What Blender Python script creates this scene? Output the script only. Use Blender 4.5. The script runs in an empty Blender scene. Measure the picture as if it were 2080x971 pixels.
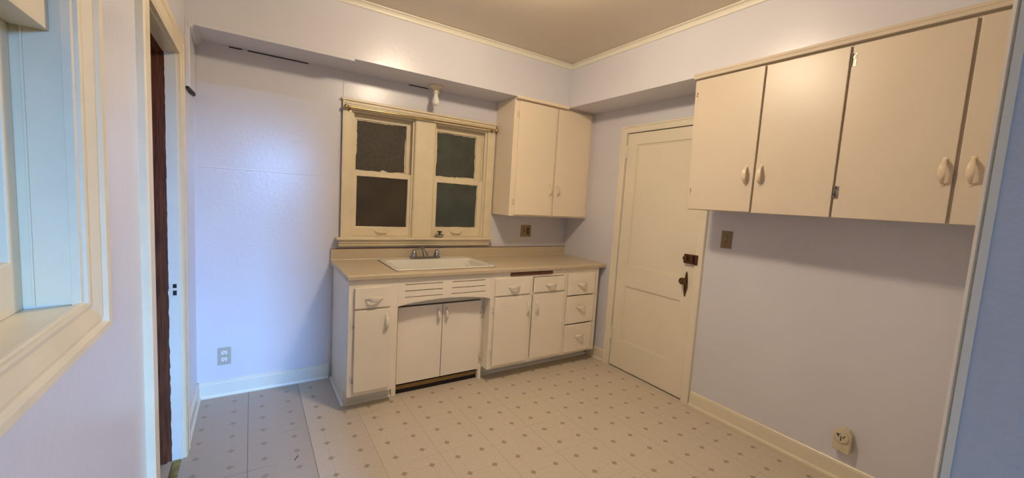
import bpy, bmesh, math, random
from mathutils import Vector, Matrix, Euler
PI = math.pi
random.seed(7)
S = bpy.context.scene
COL = S.collection

# ------------------------------------------------------------------ camera
YAW, PIT, ROL, FPX = -0.5755, -0.0951, 0.0610, 821.74
CAM = Vector((-2.7757, -3.2698, 1.4499))
cy, sy, cp, sp, cr, sr = math.cos(YAW), math.sin(YAW), math.cos(PIT), math.sin(PIT), math.cos(ROL), math.sin(ROL)
fw = Vector((-sy*cp, cy*cp, sp)); r0 = Vector((cy, sy, 0)); u0 = r0.cross(fw)
rt = cr*r0 + sr*u0; up = -sr*r0 + cr*u0
cam = bpy.data.cameras.new('camera'); cam_ob = bpy.data.objects.new('camera', cam); COL.objects.link(cam_ob)
cam_ob.matrix_world = Matrix(((rt.x, up.x, -fw.x, CAM.x), (rt.y, up.y, -fw.y, CAM.y), (rt.z, up.z, -fw.z, CAM.z), (0, 0, 0, 1)))
cam.sensor_width = 36.0; cam.lens = FPX/2080*36.0; cam.clip_start = 0.01
S.camera = cam_ob
# ------------------------------------------------------------------ colour management, world, lights
S.view_settings.view_transform = 'Standard'; S.view_settings.look = 'None'
S.view_settings.gamma = 1.0; S.view_settings.exposure = 0.0; S.view_settings.use_curve_mapping = False
S.cycles.use_denoising = True
S.cycles.max_bounces = 8; S.cycles.diffuse_bounces = 5; S.cycles.glossy_bounces = 4
S.cycles.caustics_reflective = False; S.cycles.caustics_refractive = False
W = bpy.data.worlds.new('world'); S.world = W; W.use_nodes = True
W.node_tree.nodes['Background'].inputs[0].default_value = (.25, .3, .4, 1)
W.node_tree.nodes['Background'].inputs[1].default_value = 0.05
LAMP_POS = (-1.62, -1.66, 2.60)
LAMP_COL = (1.0, 0.815, 0.605); LAMP_STRENGTH = 222.0
DAY_COL = (0.20, 0.47, 1.0); DAY_POWER = 1240.0
al = bpy.data.lights.new('window_daylight', 'AREA'); al.shape = 'RECTANGLE'; al.size = 0.9; al.size_y = 0.75
al.color = DAY_COL; al.energy = DAY_POWER
alo = bpy.data.objects.new('window_daylight', al); COL.objects.link(alo)
alo.location = (-1.68, -9.5, 2.45); alo.rotation_euler = (PI/2, 0, 0)   # sky patch outside the rear-room window, shining towards +y

# ------------------------------------------------------------------ materials
def mat(name, col, rough=.5, metal=0., bump=0., bscale=30., mottle=0., mscale=3., spec=.5, coat=0., col2=None, emit=None, aniso=None):
    m = bpy.data.materials.new(name); m.use_nodes = True
    nt = m.node_tree; b = nt.nodes['Principled BSDF']
    b.inputs['Base Color'].default_value = (*col, 1); b.inputs['Roughness'].default_value = rough
    b.inputs['Metallic'].default_value = metal; b.inputs['Specular IOR Level'].default_value = spec
    b.inputs['Coat Weight'].default_value = coat; b.inputs['Coat Roughness'].default_value = .2
    if emit:
        b.inputs['Emission Color'].default_value = (*emit[:3], 1); b.inputs['Emission Strength'].default_value = emit[3]
    tc = nt.nodes.new('ShaderNodeTexCoord')
    gp = nt.nodes.new('ShaderNodeNewGeometry')
    if mottle:
        n = nt.nodes.new('ShaderNodeTexNoise'); n.inputs['Scale'].default_value = mscale; n.inputs['Detail'].default_value = 6
        if aniso:
            mp = nt.nodes.new('ShaderNodeMapping'); mp.inputs['Scale'].default_value = aniso
            nt.links.new(gp.outputs['Position'], mp.inputs[0]); nt.links.new(mp.outputs[0], n.inputs['Vector'])
        else: nt.links.new(gp.outputs['Position'], n.inputs['Vector'])
        mx = nt.nodes.new('ShaderNodeMix'); mx.data_type = 'RGBA'
        c2 = col2 or tuple(c*(1-mottle) for c in col)
        cr_ = nt.nodes.new('ShaderNodeValToRGB'); cr_.color_ramp.elements[0].position = .38; cr_.color_ramp.elements[1].position = .62
        nt.links.new(n.outputs['Fac'], cr_.inputs[0]); nt.links.new(cr_.outputs[0], mx.inputs[0])
        mx.inputs[6].default_value = (*col, 1); mx.inputs[7].default_value = (*c2, 1)
        nt.links.new(mx.outputs[2], b.inputs['Base Color'])
    if bump:
        n = nt.nodes.new('ShaderNodeTexNoise'); n.inputs['Scale'].default_value = bscale; n.inputs['Detail'].default_value = 3
        nt.links.new(gp.outputs['Position'], n.inputs['Vector'])
        bp = nt.nodes.new('ShaderNodeBump'); bp.inputs['Strength'].default_value = bump; bp.inputs['Distance'].default_value = .004
        nt.links.new(n.outputs['Fac'], bp.inputs['Height']); nt.links.new(bp.outputs[0], b.inputs['Normal'])
    return m
M = {}
M['wall'] = mat('lavender_blue_wall_paint', (.66, .652, .685), .27, bump=.16, bscale=42, mottle=.03, mscale=2)
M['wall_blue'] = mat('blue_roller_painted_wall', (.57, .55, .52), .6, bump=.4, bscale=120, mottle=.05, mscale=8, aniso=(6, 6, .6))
M['ceil'] = mat('tan_ceiling_paint', (.66, .575, .45), .42, bump=.1, bscale=60)
M['trim'] = mat('cream_trim_enamel', (.74, .67, .50), .33, bump=.12, bscale=25, mottle=.03, mscale=5)
M['cornice'] = mat('pale_cream_cornice_paint', (.74, .70, .575), .4)
M['edge_trim'] = mat('warm_cream_doorway_trim', (.84, .72, .51), .4, bump=.1, bscale=40)
M['casing'] = mat('warm_cream_window_enamel', (.73, .63, .43), .35, bump=.12, bscale=40, mottle=.05, mscale=9)
M['base_paint'] = mat('white_baseboard_enamel', (.74, .72, .62), .35, bump=.12, bscale=30, mottle=.04, mscale=6)
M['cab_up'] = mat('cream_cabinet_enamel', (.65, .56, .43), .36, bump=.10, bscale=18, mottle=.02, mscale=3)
M['cab_back'] = mat('cream_cabinet_enamel_brightened', (.84, .72, .54), .36, bump=.10, bscale=18, mottle=.02, mscale=3)  # brighter copy of the cream enamel, making up for weaker lamp light
M['cab_low'] = mat('off_white_cabinet_enamel', (.86, .785, .645), .38, bump=.10, bscale=18, mottle=.04, mscale=4)
M['cab_panel'] = mat('white_sink_door_enamel', (.87, .80, .68), .4, bump=.08, bscale=18, mottle=.03, mscale=3)
M['door'] = mat('cream_door_enamel', (.77, .70, .55), .4, bump=.12, bscale=22, mottle=.03, mscale=3)
M['counter'] = mat('tan_speckled_laminate', (.56, .47, .325), .35, mottle=.14, mscale=160, bump=.0)
M['sink'] = mat('off_white_sink_enamel', (.70, .68, .60), .22, mottle=.03, mscale=6)
M['dark'] = mat('dark_gap', (.012, .008, .006), .8)
M['brown_wood'] = mat('dark_stained_wood', (.15, .050, .022), .6, spec=.15, mottle=.5, mscale=6, aniso=(30, 30, 1.2))
M['board_wood'] = mat('red_brown_board_edge', (.20, .07, .035), .5, mottle=.4, mscale=20, aniso=(1, 8, 8))
M['yellow_wood'] = mat('yellow_pine_strip', (.34, .205, .06), .5, mottle=.3, mscale=10, aniso=(2, 14, 20))
M['brass'] = mat('polished_brass', (.50, .36, .17), .26, metal=1)
M['old_brass'] = mat('dull_brass_threshold', (.45, .30, .08), .4, metal=.8, mottle=.4, mscale=25)
M['chrome'] = mat('brushed_chrome', (.42, .40, .39), .22, metal=1)
M['steel'] = mat('bare_hinge_steel', (.45, .42, .36), .35, metal=.9, mottle=.7, mscale=90)
M['bronze'] = mat('aged_bronze', (.17, .075, .035), .36, metal=.75, mottle=.4, mscale=60)
M['glassknob'] = mat('smoky_brass_knob', (.16, .10, .055), .16, metal=.9)
M['ivory'] = mat('ivory_plastic', (.52, .49, .38), .4)
M['plate_grey'] = mat('beige_outlet_plate', (.43, .40, .32), .45)
M['white_pl'] = mat('white_plastic', (.75, .75, .74), .35)
M['brown_pl'] = mat('brown_switch_plate', (.24, .17, .085), .4)
M['pattern'] = mat('mottled_brown_plate', (.42, .30, .17), .45, mottle=.35, mscale=90)
M['deco'] = mat('worn_brown_receptacle', (.20, .10, .035), .5, mottle=.5, mscale=150)
M['bone'] = mat('bone_range_outlet_plastic', (.64, .56, .38), .42, mottle=.06, mscale=30)
M['black'] = mat('black_rubber', (.01, .01, .01), .4)
M['pull'] = mat('painted_pull_enamel', (.74, .68, .56), .3)
M['pull_up'] = mat('cream_painted_pull', (.72, .60, .43), .3)
M['porcelain'] = mat('cream_porcelain', (.70, .62, .46), .25)
M['bulb'] = mat('frosted_white_bulb', (.80, .77, .70), .12)
M['globe'] = mat('lit_glass_globe', (.9, .9, .9), .3, emit=(*LAMP_COL, LAMP_STRENGTH))
M['glass_l'] = mat('dark_window_glass_brown', (.050, .041, .028), .16, mottle=.25, mscale=4)
M['glass_t'] = mat('dark_pebbled_window_glass', (.055, .045, .028), .3, spec=.35, bump=1.0, bscale=170, mottle=.3, mscale=60)
M['glass_r'] = mat('dark_window_glass_green', (.062, .075, .062), .22, bump=.05, bscale=300, mottle=.2, mscale=10)
M['glass_p'] = mat('pane_painted_reflection', (.36, .37, .42), .12, mottle=.1, mscale=5)  # pale blue-grey colour stands in for daylight reflected in the glass
M['chip'] = mat('chipped_paint_dark', (.10, .07, .045), .6)

def floor_material():
    m = bpy.data.materials.new('vinyl_diamond_tile'); m.use_nodes = True
    nt = m.node_tree; b = nt.nodes['Principled BSDF']; L = nt.links.new
    g = nt.nodes.new('ShaderNodeNewGeometry'); sx = nt.nodes.new('ShaderNodeSeparateXYZ'); L(g.outputs['Position'], sx.inputs[0])
    def mth(op, a, b_=None, c=None):
        n = nt.nodes.new('ShaderNodeMath'); n.operation = op
        for i, v in enumerate((a, b_, c)):
            if v is None: continue
            if isinstance(v, (int, float)): n.inputs[i].default_value = v
            else: L(v, n.inputs[i])
        return n.outputs[0]
    def dist(v, off, per):      # distance (m) to nearest multiple of per, offset off
        t = mth('DIVIDE', mth('SUBTRACT', v, off), per)
        return mth('MULTIPLY', mth('ABSOLUTE', mth('SUBTRACT', t, mth('ROUND', t))), per)
    X, Y = sx.outputs[0], sx.outputs[1]
    P = .1525
    dx, dy = dist(X, -2.7925+P/2, P), dist(Y, -.660+P/2, P)
    tx, ty = dist(X, -2.7925, 2*P), dist(Y, -.660, 2*P)
    def noise(sc, det=4, dist_=0.):
        n = nt.nodes.new('ShaderNodeTexNoise'); n.inputs['Scale'].default_value = sc; n.inputs['Detail'].default_value = det
        L(g.outputs['Position'], n.inputs['Vector']); return n.outputs['Fac']
    nb = noise(6); nf = noise(90, 6); nm = noise(2.2)
    def step(v, lo, hi):
        n = nt.nodes.new('ShaderNodeMapRange'); L(v, n.inputs[0]); n.inputs[1].default_value = lo; n.inputs[2].default_value = hi
        n.inputs[3].default_value = 1; n.inputs[4].default_value = 0; return n.outputs[0]
    def mix(f, a, c):
        n = nt.nodes.new('ShaderNodeMix'); n.data_type = 'RGBA'; L(f, n.inputs[0])
        for i, v in ((6, a), (7, c)):
            if isinstance(v, tuple): n.inputs[i].default_value = (*v, 1)
            else: L(v, n.inputs[i])
        return n.outputs[2]
    base = mix(step(nf, .62, .38), (.58, .51, .41), (.51, .45, .36))
    base = mix(mth('MULTIPLY', step(nb, .6, .4), .25), base, (.56, .49, .40))
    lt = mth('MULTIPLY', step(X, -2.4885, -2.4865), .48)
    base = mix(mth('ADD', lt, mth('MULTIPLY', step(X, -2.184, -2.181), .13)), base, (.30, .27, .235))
    # printed grid lines through the diamonds, faint
    gl = mth('MAXIMUM', step(dx, .0012, .0035), step(dy, .0012, .0035))
    base = mix(mth('MULTIPLY', gl, mth('MULTIPLY', step(nb, .72, .35), .50)), base, (.36, .31, .24))
    # seams between the sheets: two dark runs on the left, faint elsewhere
    left = step(X, -2.46, -2.40)
    seam_s = mth('ADD', .34, mth('MULTIPLY', left, .45))
    sv = mth('MULTIPLY', step(tx, .0010, .0026), seam_s)
    sh = mth('MULTIPLY', step(ty, .0010, .0026), mth('MULTIPLY', seam_s, step(nm, .62, .45)))
    base = mix(mth('MAXIMUM', sv, sh), base, (.10, .085, .065))
    # small diamonds
    dd = mth('ADD', dx, dy)
    inner = mth('MULTIPLY', step(dd, .0175, .0195), mth('ADD', .62, mth('MULTIPLY', nf, .5)))
    base = mix(inner, base, (.285, .235, .165))
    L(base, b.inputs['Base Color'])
    b.inputs['Roughness'].default_value = .42; b.inputs['Specular IOR Level'].default_value = .4
    bp = nt.nodes.new('ShaderNodeBump'); bp.inputs['Strength'].default_value = .12; bp.inputs['Distance'].default_value = .003
    L(nf, bp.inputs['Height']); L(bp.outputs[0], b.inputs['Normal'])
    return m
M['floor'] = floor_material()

# ------------------------------------------------------------------ mesh helpers
WORLD = {}
def empty(name, loc, label=None, cat=None, group=None, kind=None):
    o = bpy.data.objects.new(name, None); COL.objects.link(o); o.location = loc; o.empty_display_size = .05
    WORLD[o.name] = Vector(loc); tag(o, label, cat, group, kind); return o
def tag(o, label=None, cat=None, group=None, kind=None):
    if label: o['label'] = label
    if cat: o['category'] = cat
    if group: o['group'] = group
    if kind: o['kind'] = kind
    return o
class MB:
    def __init__(s): s.bm = bmesh.new(); s.sm = False
    def box(s, x0, x1, y0, y1, z0, z1):
        vs = [s.bm.verts.new((x, y, z)) for z in (z0, z1) for y in (y0, y1) for x in (x0, x1)]
        for f in ((0, 2, 3, 1), (4, 5, 7, 6), (0, 1, 5, 4), (2, 6, 7, 3), (0, 4, 6, 2), (1, 3, 7, 5)):
            s.bm.faces.new([vs[i] for i in f])
        return s
    def prism(s, pts, axis, a0, a1):
        """extrude 2-D polygon along axis; pts are the two remaining coords in xyz order"""
        def P(p, a):
            if axis == 'x': return (a, p[0], p[1])
            if axis == 'y': return (p[0], a, p[1])
            return (p[0], p[1], a)
        A = [s.bm.verts.new(P(p, a0)) for p in pts]; B = [s.bm.verts.new(P(p, a1)) for p in pts]
        n = len(pts)
        s.bm.faces.new(A); s.bm.faces.new(B[::-1])
        for i in range(n): s.bm.faces.new((A[i], B[i], B[(i+1) % n], A[(i+1) % n]))
        return s
    def sweep(s, path, prof, closed=False):
        """path: list of (origin, U, V); prof: 2-D closed outline"""
        rings = [[s.bm.verts.new(Vector(o)+Vector(U)*a+Vector(V)*b) for a, b in prof] for o, U, V in path]
        n = len(prof)
        seg = len(rings) if closed else len(rings)-1
        for k in range(seg):
            A, B = rings[k], rings[(k+1) % len(rings)]
            for i in range(n): s.bm.faces.new((A[i], A[(i+1) % n], B[(i+1) % n], B[i]))
        if not closed:
            s.bm.faces.new(rings[0][::-1]); s.bm.faces.new(rings[-1])
        return s
    def tube(s, pts, r, n=10, cap=True):
        pts = [Vector(p) for p in pts]; rs = r if isinstance(r, (list, tuple)) else [r]*len(pts)
        rings = []; prev = None
        for i, p in enumerate(pts):
            t = (pts[min(i+1, len(pts)-1)]-pts[max(i-1, 0)]).normalized()
            if prev is None:
                a = Vector((0, 0, 1)) if abs(t.z) < .9 else Vector((1, 0, 0)); u = t.cross(a).normalized()
            else: u = (prev-t*prev.dot(t)).normalized()
            prev = u; v = t.cross(u)
            rings.append([s.bm.verts.new(p+(u*math.cos(2*PI*k/n)+v*math.sin(2*PI*k/n))*rs[i]) for k in range(n)])
        for A, B in zip(rings, rings[1:]):
            for k in range(n): s.bm.faces.new((A[k], A[(k+1) % n], B[(k+1) % n], B[k]))
        if cap: s.bm.faces.new(rings[0][::-1]); s.bm.faces.new(rings[-1])
        s.sm = True; return s
    def lathe(s, prof, origin, axis=(0, 0, 1), n=24, sc=(1, 1)):
        """prof: (radius, height) pairs along axis"""
        ax = Vector(axis).normalized(); a = Vector((0, 0, 1)) if abs(ax.z) < .9 else Vector((1, 0, 0))
        u = ax.cross(a).normalized(); v = ax.cross(u); o = Vector(origin); rings = []
        for r, h in prof:
            if r < 1e-5: rings.append([s.bm.verts.new(o+ax*h)])
            else: rings.append([s.bm.verts.new(o+ax*h+(u*math.cos(2*PI*k/n)*sc[0]+v*math.sin(2*PI*k/n)*sc[1])*r) for k in range(n)])
        for A, B in zip(rings, rings[1:]):
            for k in range(n):
                k2 = (k+1) % n
                if len(A) == 1 and len(B) == 1: continue
                if len(A) == 1: s.bm.faces.new((A[0], B[k2], B[k]))
                elif len(B) == 1: s.bm.faces.new((A[k], A[k2], B[0]))
                else: s.bm.faces.new((A[k], A[k2], B[k2], B[k]))
        if len(rings[0]) > 1: s.bm.faces.new(rings[0][::-1])
        if len(rings[-1]) > 1: s.bm.faces.new(rings[-1])
        s.sm = True; return s
    def grid(s, axis, us, vs, w0, w1, hole):
        """slab on a grid with holes; axis = thickness axis; hole(i, j) True leaves cell open"""
        def P(u, v, w):
            return {'x': (w, u, v), 'y': (u, w, v), 'z': (u, v, w)}[axis]
        cache = {}
        def V(i, j, k):
            if (i, j, k) not in cache: cache[(i, j, k)] = s.bm.verts.new(P(us[i], vs[j], (w0, w1)[k]))
            return cache[(i, j, k)]
        nu, nv = len(us)-1, len(vs)-1
        fil = lambda i, j: 0 <= i < nu and 0 <= j < nv and not hole(i, j)
        for i in range(nu):
            for j in range(nv):
                if not fil(i, j): continue
                s.bm.faces.new((V(i, j, 0), V(i, j+1, 0), V(i+1, j+1, 0), V(i+1, j, 0)))
                s.bm.faces.new((V(i, j, 1), V(i+1, j, 1), V(i+1, j+1, 1), V(i, j+1, 1)))
                if not fil(i-1, j): s.bm.faces.new((V(i, j, 0), V(i, j, 1), V(i, j+1, 1), V(i, j+1, 0)))
                if not fil(i+1, j): s.bm.faces.new((V(i+1, j, 0), V(i+1, j+1, 0), V(i+1, j+1, 1), V(i+1, j, 1)))
                if not fil(i, j-1): s.bm.faces.new((V(i, j, 0), V(i+1, j, 0), V(i+1, j, 1), V(i, j, 1)))
                if not fil(i, j+1): s.bm.faces.new((V(i, j+1, 0), V(i, j+1, 1), V(i+1, j+1, 1), V(i+1, j+1, 0)))
        return s
    def frame(s, axis, u0, u1, v0, v1, U0, U1, V0, V1, w0, w1):
        """rectangular frame outer u0..u1/v0..v1 with inner hole U0..U1/V0..V1"""
        return s.grid(axis, [u0, U0, U1, u1], [v0, V0, V1, v1], w0, w1, lambda i, j: i == 1 and j == 1)
    def build(s, name, m, parent=None, bevel=0., seg=2, base=False, **kw):
        bm = s.bm; bmesh.ops.recalc_face_normals(bm, faces=bm.faces)
        xs = [v.co.x for v in bm.verts]; ys = [v.co.y for v in bm.verts]; zs = [v.co.z for v in bm.verts]
        c = Vector(((min(xs)+max(xs))/2, (min(ys)+max(ys))/2, min(zs) if parent is None else (min(zs)+max(zs))/2))
        for v in bm.verts: v.co -= c
        if s.sm:
            for f in bm.faces: f.smooth = True
        me = bpy.data.meshes.new(name); bm.to_mesh(me); bm.free()
        if s.sm:
            try: me.set_sharp_from_angle(angle=math.radians(38))
            except Exception: pass
        me.materials.append(m)
        o = bpy.data.objects.new(name, me); COL.objects.link(o)
        if parent is not None: o.parent = parent; o.location = c-WORLD[parent.name]
        else: o.location = c
        WORLD[o.name] = c
        if bevel:
            b = o.modifiers.new('bevel', 'BEVEL'); b.width = bevel; b.segments = seg; b.limit_method = 'ANGLE'; b.angle_limit = math.radians(35)
            b.harden_normals = False
        tag(o, **kw); return o
def box(name, m, x0, x1, y0, y1, z0, z1, parent=None, bevel=0., **kw):
    return MB().box(x0, x1, y0, y1, z0, z1).build(name, m, parent, bevel, **kw)

RW = -3.079          # left wall face (x); right wall face x = 0; window wall face y = 0
CZ = 2.690           # ceiling
SZ = 2.317           # underside of soffit
SD = .340            # soffit depth
NEAR = -3.196        # kitchen face of the wall with the doorway the picture is taken from
ST = dict(kind='structure')

# ================================================================== SETTING
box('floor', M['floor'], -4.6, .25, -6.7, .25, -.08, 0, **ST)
MB().box(-4.6, .25, -6.7, .25, CZ, CZ+.08).build('ceiling', M['ceil'], **ST)
# window wall with the two openings
MB().grid('y', [-3.20, -2.142, -1.655, -1.488, -.988, .12], [0, 1.097, 2.052, CZ], 0, .14,
          lambda i, j: j == 1 and i in (1, 3)).build('wall_back', M['wall'], **ST)
# right wall with the door opening
MB().grid('x', [-6.6, -1.516, -.757, 0], [0, 2.092, CZ], 0, .12, lambda i, j: i == 1 and j == 0).build('wall_right', M['wall'], **ST)
# left wall: doorway and the window
MB().grid('x', [-6.6, -3.05, -2.055, -1.41, -.70, 0], [0, 1.155, 1.95, 2.055, CZ], RW-.13, RW,
          lambda i, j: (i == 1 and j == 1) or (i == 3 and j in (0, 1, 2))).build('wall_left', M['wall'], **ST)
# near wall with the doorway (its end is the blue strip on the right of the picture)
MB().grid('y', [RW, -2.20, 0], [0, 2.08, CZ], NEAR-.134, NEAR, lambda i, j: i == 0 and j == 0).build('wall_front', M['wall_blue'], **ST)
# rear room end wall with its window
MB().grid('y', [RW, -2.75, -1.25, .12], [0, .9, 2.1, CZ], -6.7, -6.6, lambda i, j: i == 1 and j == 1).build('wall_rear', M['wall'], **ST)
# dim room behind the left wall
MB().box(-4.6, -4.5, -6.6, .14, 0, CZ).build('wall_beyond', M['brown_wood'], **ST)
MB().box(-4.5, RW-.13, -.42, -.32, 0, CZ).build('wall_hall', M['brown_wood'], **ST)

# soffit: L-shaped box running over the window wall and the right wall
MB().prism([(RW, 0), (0, 0), (0, NEAR), (-SD, NEAR), (-SD, -SD), (RW, -SD)], 'z', SZ, CZ).build('wall_soffit', M['wall'], **ST)
# crown (cove) moulding at the top of the soffit and on the other walls
cove = [(0, 0), (.030, 0), (.035, -.004), (.033, -.010), (.022, -.010), (.014, -.016), (.009, -.026), (.007, -.034), (.010, -.037), (.007, -.041), (0, -.041)]
pth = [((RW, -SD, CZ), (0, -1, 0), (0, 0, 1)), ((-SD, -SD, CZ), (-1, -1, 0), (0, 0, 1)), ((-SD, NEAR, CZ), (-1, 0, 0), (0, 0, 1))]
MB().sweep(pth, cove).build('trim_1', M['cornice'], label='cream cove moulding where the soffit meets the ceiling', **ST)
MB().sweep([((RW, NEAR, CZ), (1, 0, 0), (0, 0, 1)), ((RW, -SD-.035, CZ), (1, 0, 0), (0, 0, 1))], cove).build('trim_2', M['cornice'], **ST)
# flat strip on the lower edge of the soffit (left half only)
MB().box(RW, -2.20, -SD-.005, -SD, SZ-.016, SZ+.008).build('trim_3', M['wall'], bevel=.002, **ST)
# dark cracks between soffit and window wall
c = MB()
for a, b in ((-2.895, -2.825), (-2.795, -2.44), (-1.72, -1.56)): c.box(a, b, -.0035, .001, SZ-.006, SZ+.002)
c.build('trim_4', M['dark'], **ST)
# board on the left wall under the soffit, with its small cove
b_ = MB().prism([(-.005, SZ), (-.005, 1.992), (-.345, 1.968), (-.345, SZ)], 'x', RW, RW+.014)
b_.box(RW, RW+.020, -.349, -.333, 1.968, SZ)
b_.build('trim_5', M['wall'], bevel=.002, **ST)
cv = [(0, 0), (.034, 0), (.032, -.008), (.022, -.018), (.014, -.032), (0, -.036)]
MB().sweep([((RW+.014, -.352, SZ), (1, 0, 0), (0, 0, 1)), ((RW+.014, -.0, SZ), (1, 0, 0), (0, 0, 1))], cv).build('trim_6', M['wall'], bevel=.001, **ST)
MB().prism([(-.352, 1.966), (-.004, 1.990), (-.004, 1.976), (-.19, 1.957), (-.352, 1.955)], 'x', RW+.001, RW+.012).build('board_shadow', M['dark'], **ST)  # dark strip painted in as the shadow below the board's bottom edge
# faint plaster ridges
MB().box(RW+.01, -2.37, -.0025, .001, 1.541, 1.549).build('trim_8', M['wall'], bevel=.0012, **ST)
MB().box(-2.206, -2.198, -.0025, .001, 2.13, SZ-.004).build('trim_9', M['wall'], bevel=.0012, **ST)

# ---- baseboards
def baseboard(name, path, m, h=.110):
    prof = [(0, 0), (.022, 0), (.022, .008), (.018, .017), (.013, .021), (.013, h-.016), (.010, h-.010), (.013, h-.006), (.008, h), (0, h)]
    MB().sweep(path, prof).build(name, m, **ST)
baseboard('baseboard_back', [((RW, 0, 0), (0, -1, 0), (0, 0, 1)), ((-2.275, 0, 0), (0, -1, 0), (0, 0, 1))], M['base_paint'])
baseboard('baseboard_left', [((RW, 0, 0), (1, 0, 0), (0, 0, 1)), ((RW, -.595, 0), (1, 0, 0), (0, 0, 1))], M['base_paint'])
baseboard('baseboard_right', [((0, -1.582, 0), (-1, 0, 0), (0, 0, 1)), ((0, NEAR, 0), (-1, 0, 0), (0, 0, 1))], M['trim'])
baseboard('baseboard_corner', [((0, -.46, 0), (-1, 0, 0), (0, 0, 1)), ((0, -.690, 0), (-1, 0, 0), (0, 0, 1))], M['trim'])
baseboard('baseboard_near', [((RW, -1.515, 0), (1, 0, 0), (0, 0, 1)), ((RW, NEAR, 0), (1, 0, 0), (0, 0, 1))], M['base_paint'])

# ================================================================== KITCHEN WINDOWS
# casing assembly
c = MB()
c.box(-2.212, -2.142, -.020, 0, 1.095, 2.052)
c.box(-2.212, -2.196, -.027, 0, 1.095, 2.125)
c.box(-.988, -.917, -.020, 0, 1.095, 2.052)
c.box(-.930, -.917, -.027, 0, 1.095, 2.125)
c.box(-2.212, -.917, -.020, 0, 2.052, 2.125)
c.box(-2.220, -.910, -.032, 0, 2.108, 2.125)
c.box(-2.196, -.930, -.026, 0, 2.085, 2.098)
c.build('trim_10', M['casing'], bevel=.003, label='cream casing around the pair of kitchen windows', **ST)
MB().prism([(-1.660, -.0), (-1.660, -.016), (-1.648, -.026), (-1.495, -.026), (-1.483, -.016), (-1.483, 0)], 'z', 1.095, 2.052).build('trim_11', M['casing'], bevel=.004, label='wide cream mullion board between the two kitchen windows', **ST)
c = MB()
c.box(-2.245, -.908, -.070, .03, 1.078, 1.096)
c.prism([(0, 1.078), (-.058, 1.078), (-.058, 1.066), (-.050, 1.062), (-.050, 1.052), (-.040, 1.046), (-.040, 1.032), (-.030, 1.026), (-.028, 1.020), (0, 1.020)], 'x', -2.224, -.930)
c.build('trim_12', M['casing'], bevel=.002, label='cream window stool and stepped apron moulding', **ST)

def ragged(axis_y, x0, x1, z0, z1, w, rnd):
    """paint that overlaps the glass edge with a torn outline"""
    m = MB(); bm = m.bm
    per = []
    n = 34
    for i in range(n): per.append((x0+(x1-x0)*i/n, z0, 0, 1))
    for i in range(n): per.append((x1, z0+(z1-z0)*i/n, -1, 0))
    for i in range(n): per.append((x1-(x1-x0)*i/n, z1, 0, -1))
    for i in range(n): per.append((x0, z1-(z1-z0)*i/n, 1, 0))
    A = []; B = []; A2 = []; B2 = []
    k = 0
    d = w
    for (x, z, nx, nz) in per:
        d = max(.0, min(2*w, d+rnd.uniform(-w*.6, w*.6)))
        xi, zi = x+nx*d, z+nz*d
        if nx == 0 and (x == x0): xi = x0
        xi = min(max(xi, x0+.0005), x1-.0005); zi = min(max(zi, z0+.0005), z1-.0005)
        ox, oz = x-nx*.004, z-nz*.004
        A.append(bm.verts.new((ox, axis_y, oz))); B.append(bm.verts.new((xi, axis_y, zi)))
        A2.append(bm.verts.new((ox, axis_y+.0018, oz))); B2.append(bm.verts.new((xi, axis_y+.0018, zi)))
    N = len(per)
    for i in range(N):
        j = (i+1) % N
        bm.faces.new((A[i], A[j], B[j], B[i])); bm.faces.new((A2[i], B2[i], B2[j], A2[j]))
        bm.faces.new((B[i], B[j], B2[j], B2[i])); bm.faces.new((A[i], A2[i], A2[j], A[j]))
    return m

def lift_handle(parent, x, z, y):
    m = MB()
    m.tube([(x-.045, y, z+.005), (x-.042, y-.010, z-.004), (x-.03, y-.018, z-.008), (x, y-.020, z-.010), (x+.03, y-.018, z-.008), (x+.042, y-.010, z-.004), (x+.045, y, z+.005)], [.007, .006, .0055, .0055, .0055, .006, .007], 8)
    m.lathe([(.012, 0), (.012, -.003), (.008, -.005)], (x-.047, y, z+.006), (0, 1, 0), 12)
    m.lathe([(.012, 0), (.012, -.003), (.008, -.005)], (x+.047, y, z+.006), (0, 1, 0), 12)
    return m.build('sash_lift', M['casing'], parent)

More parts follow.
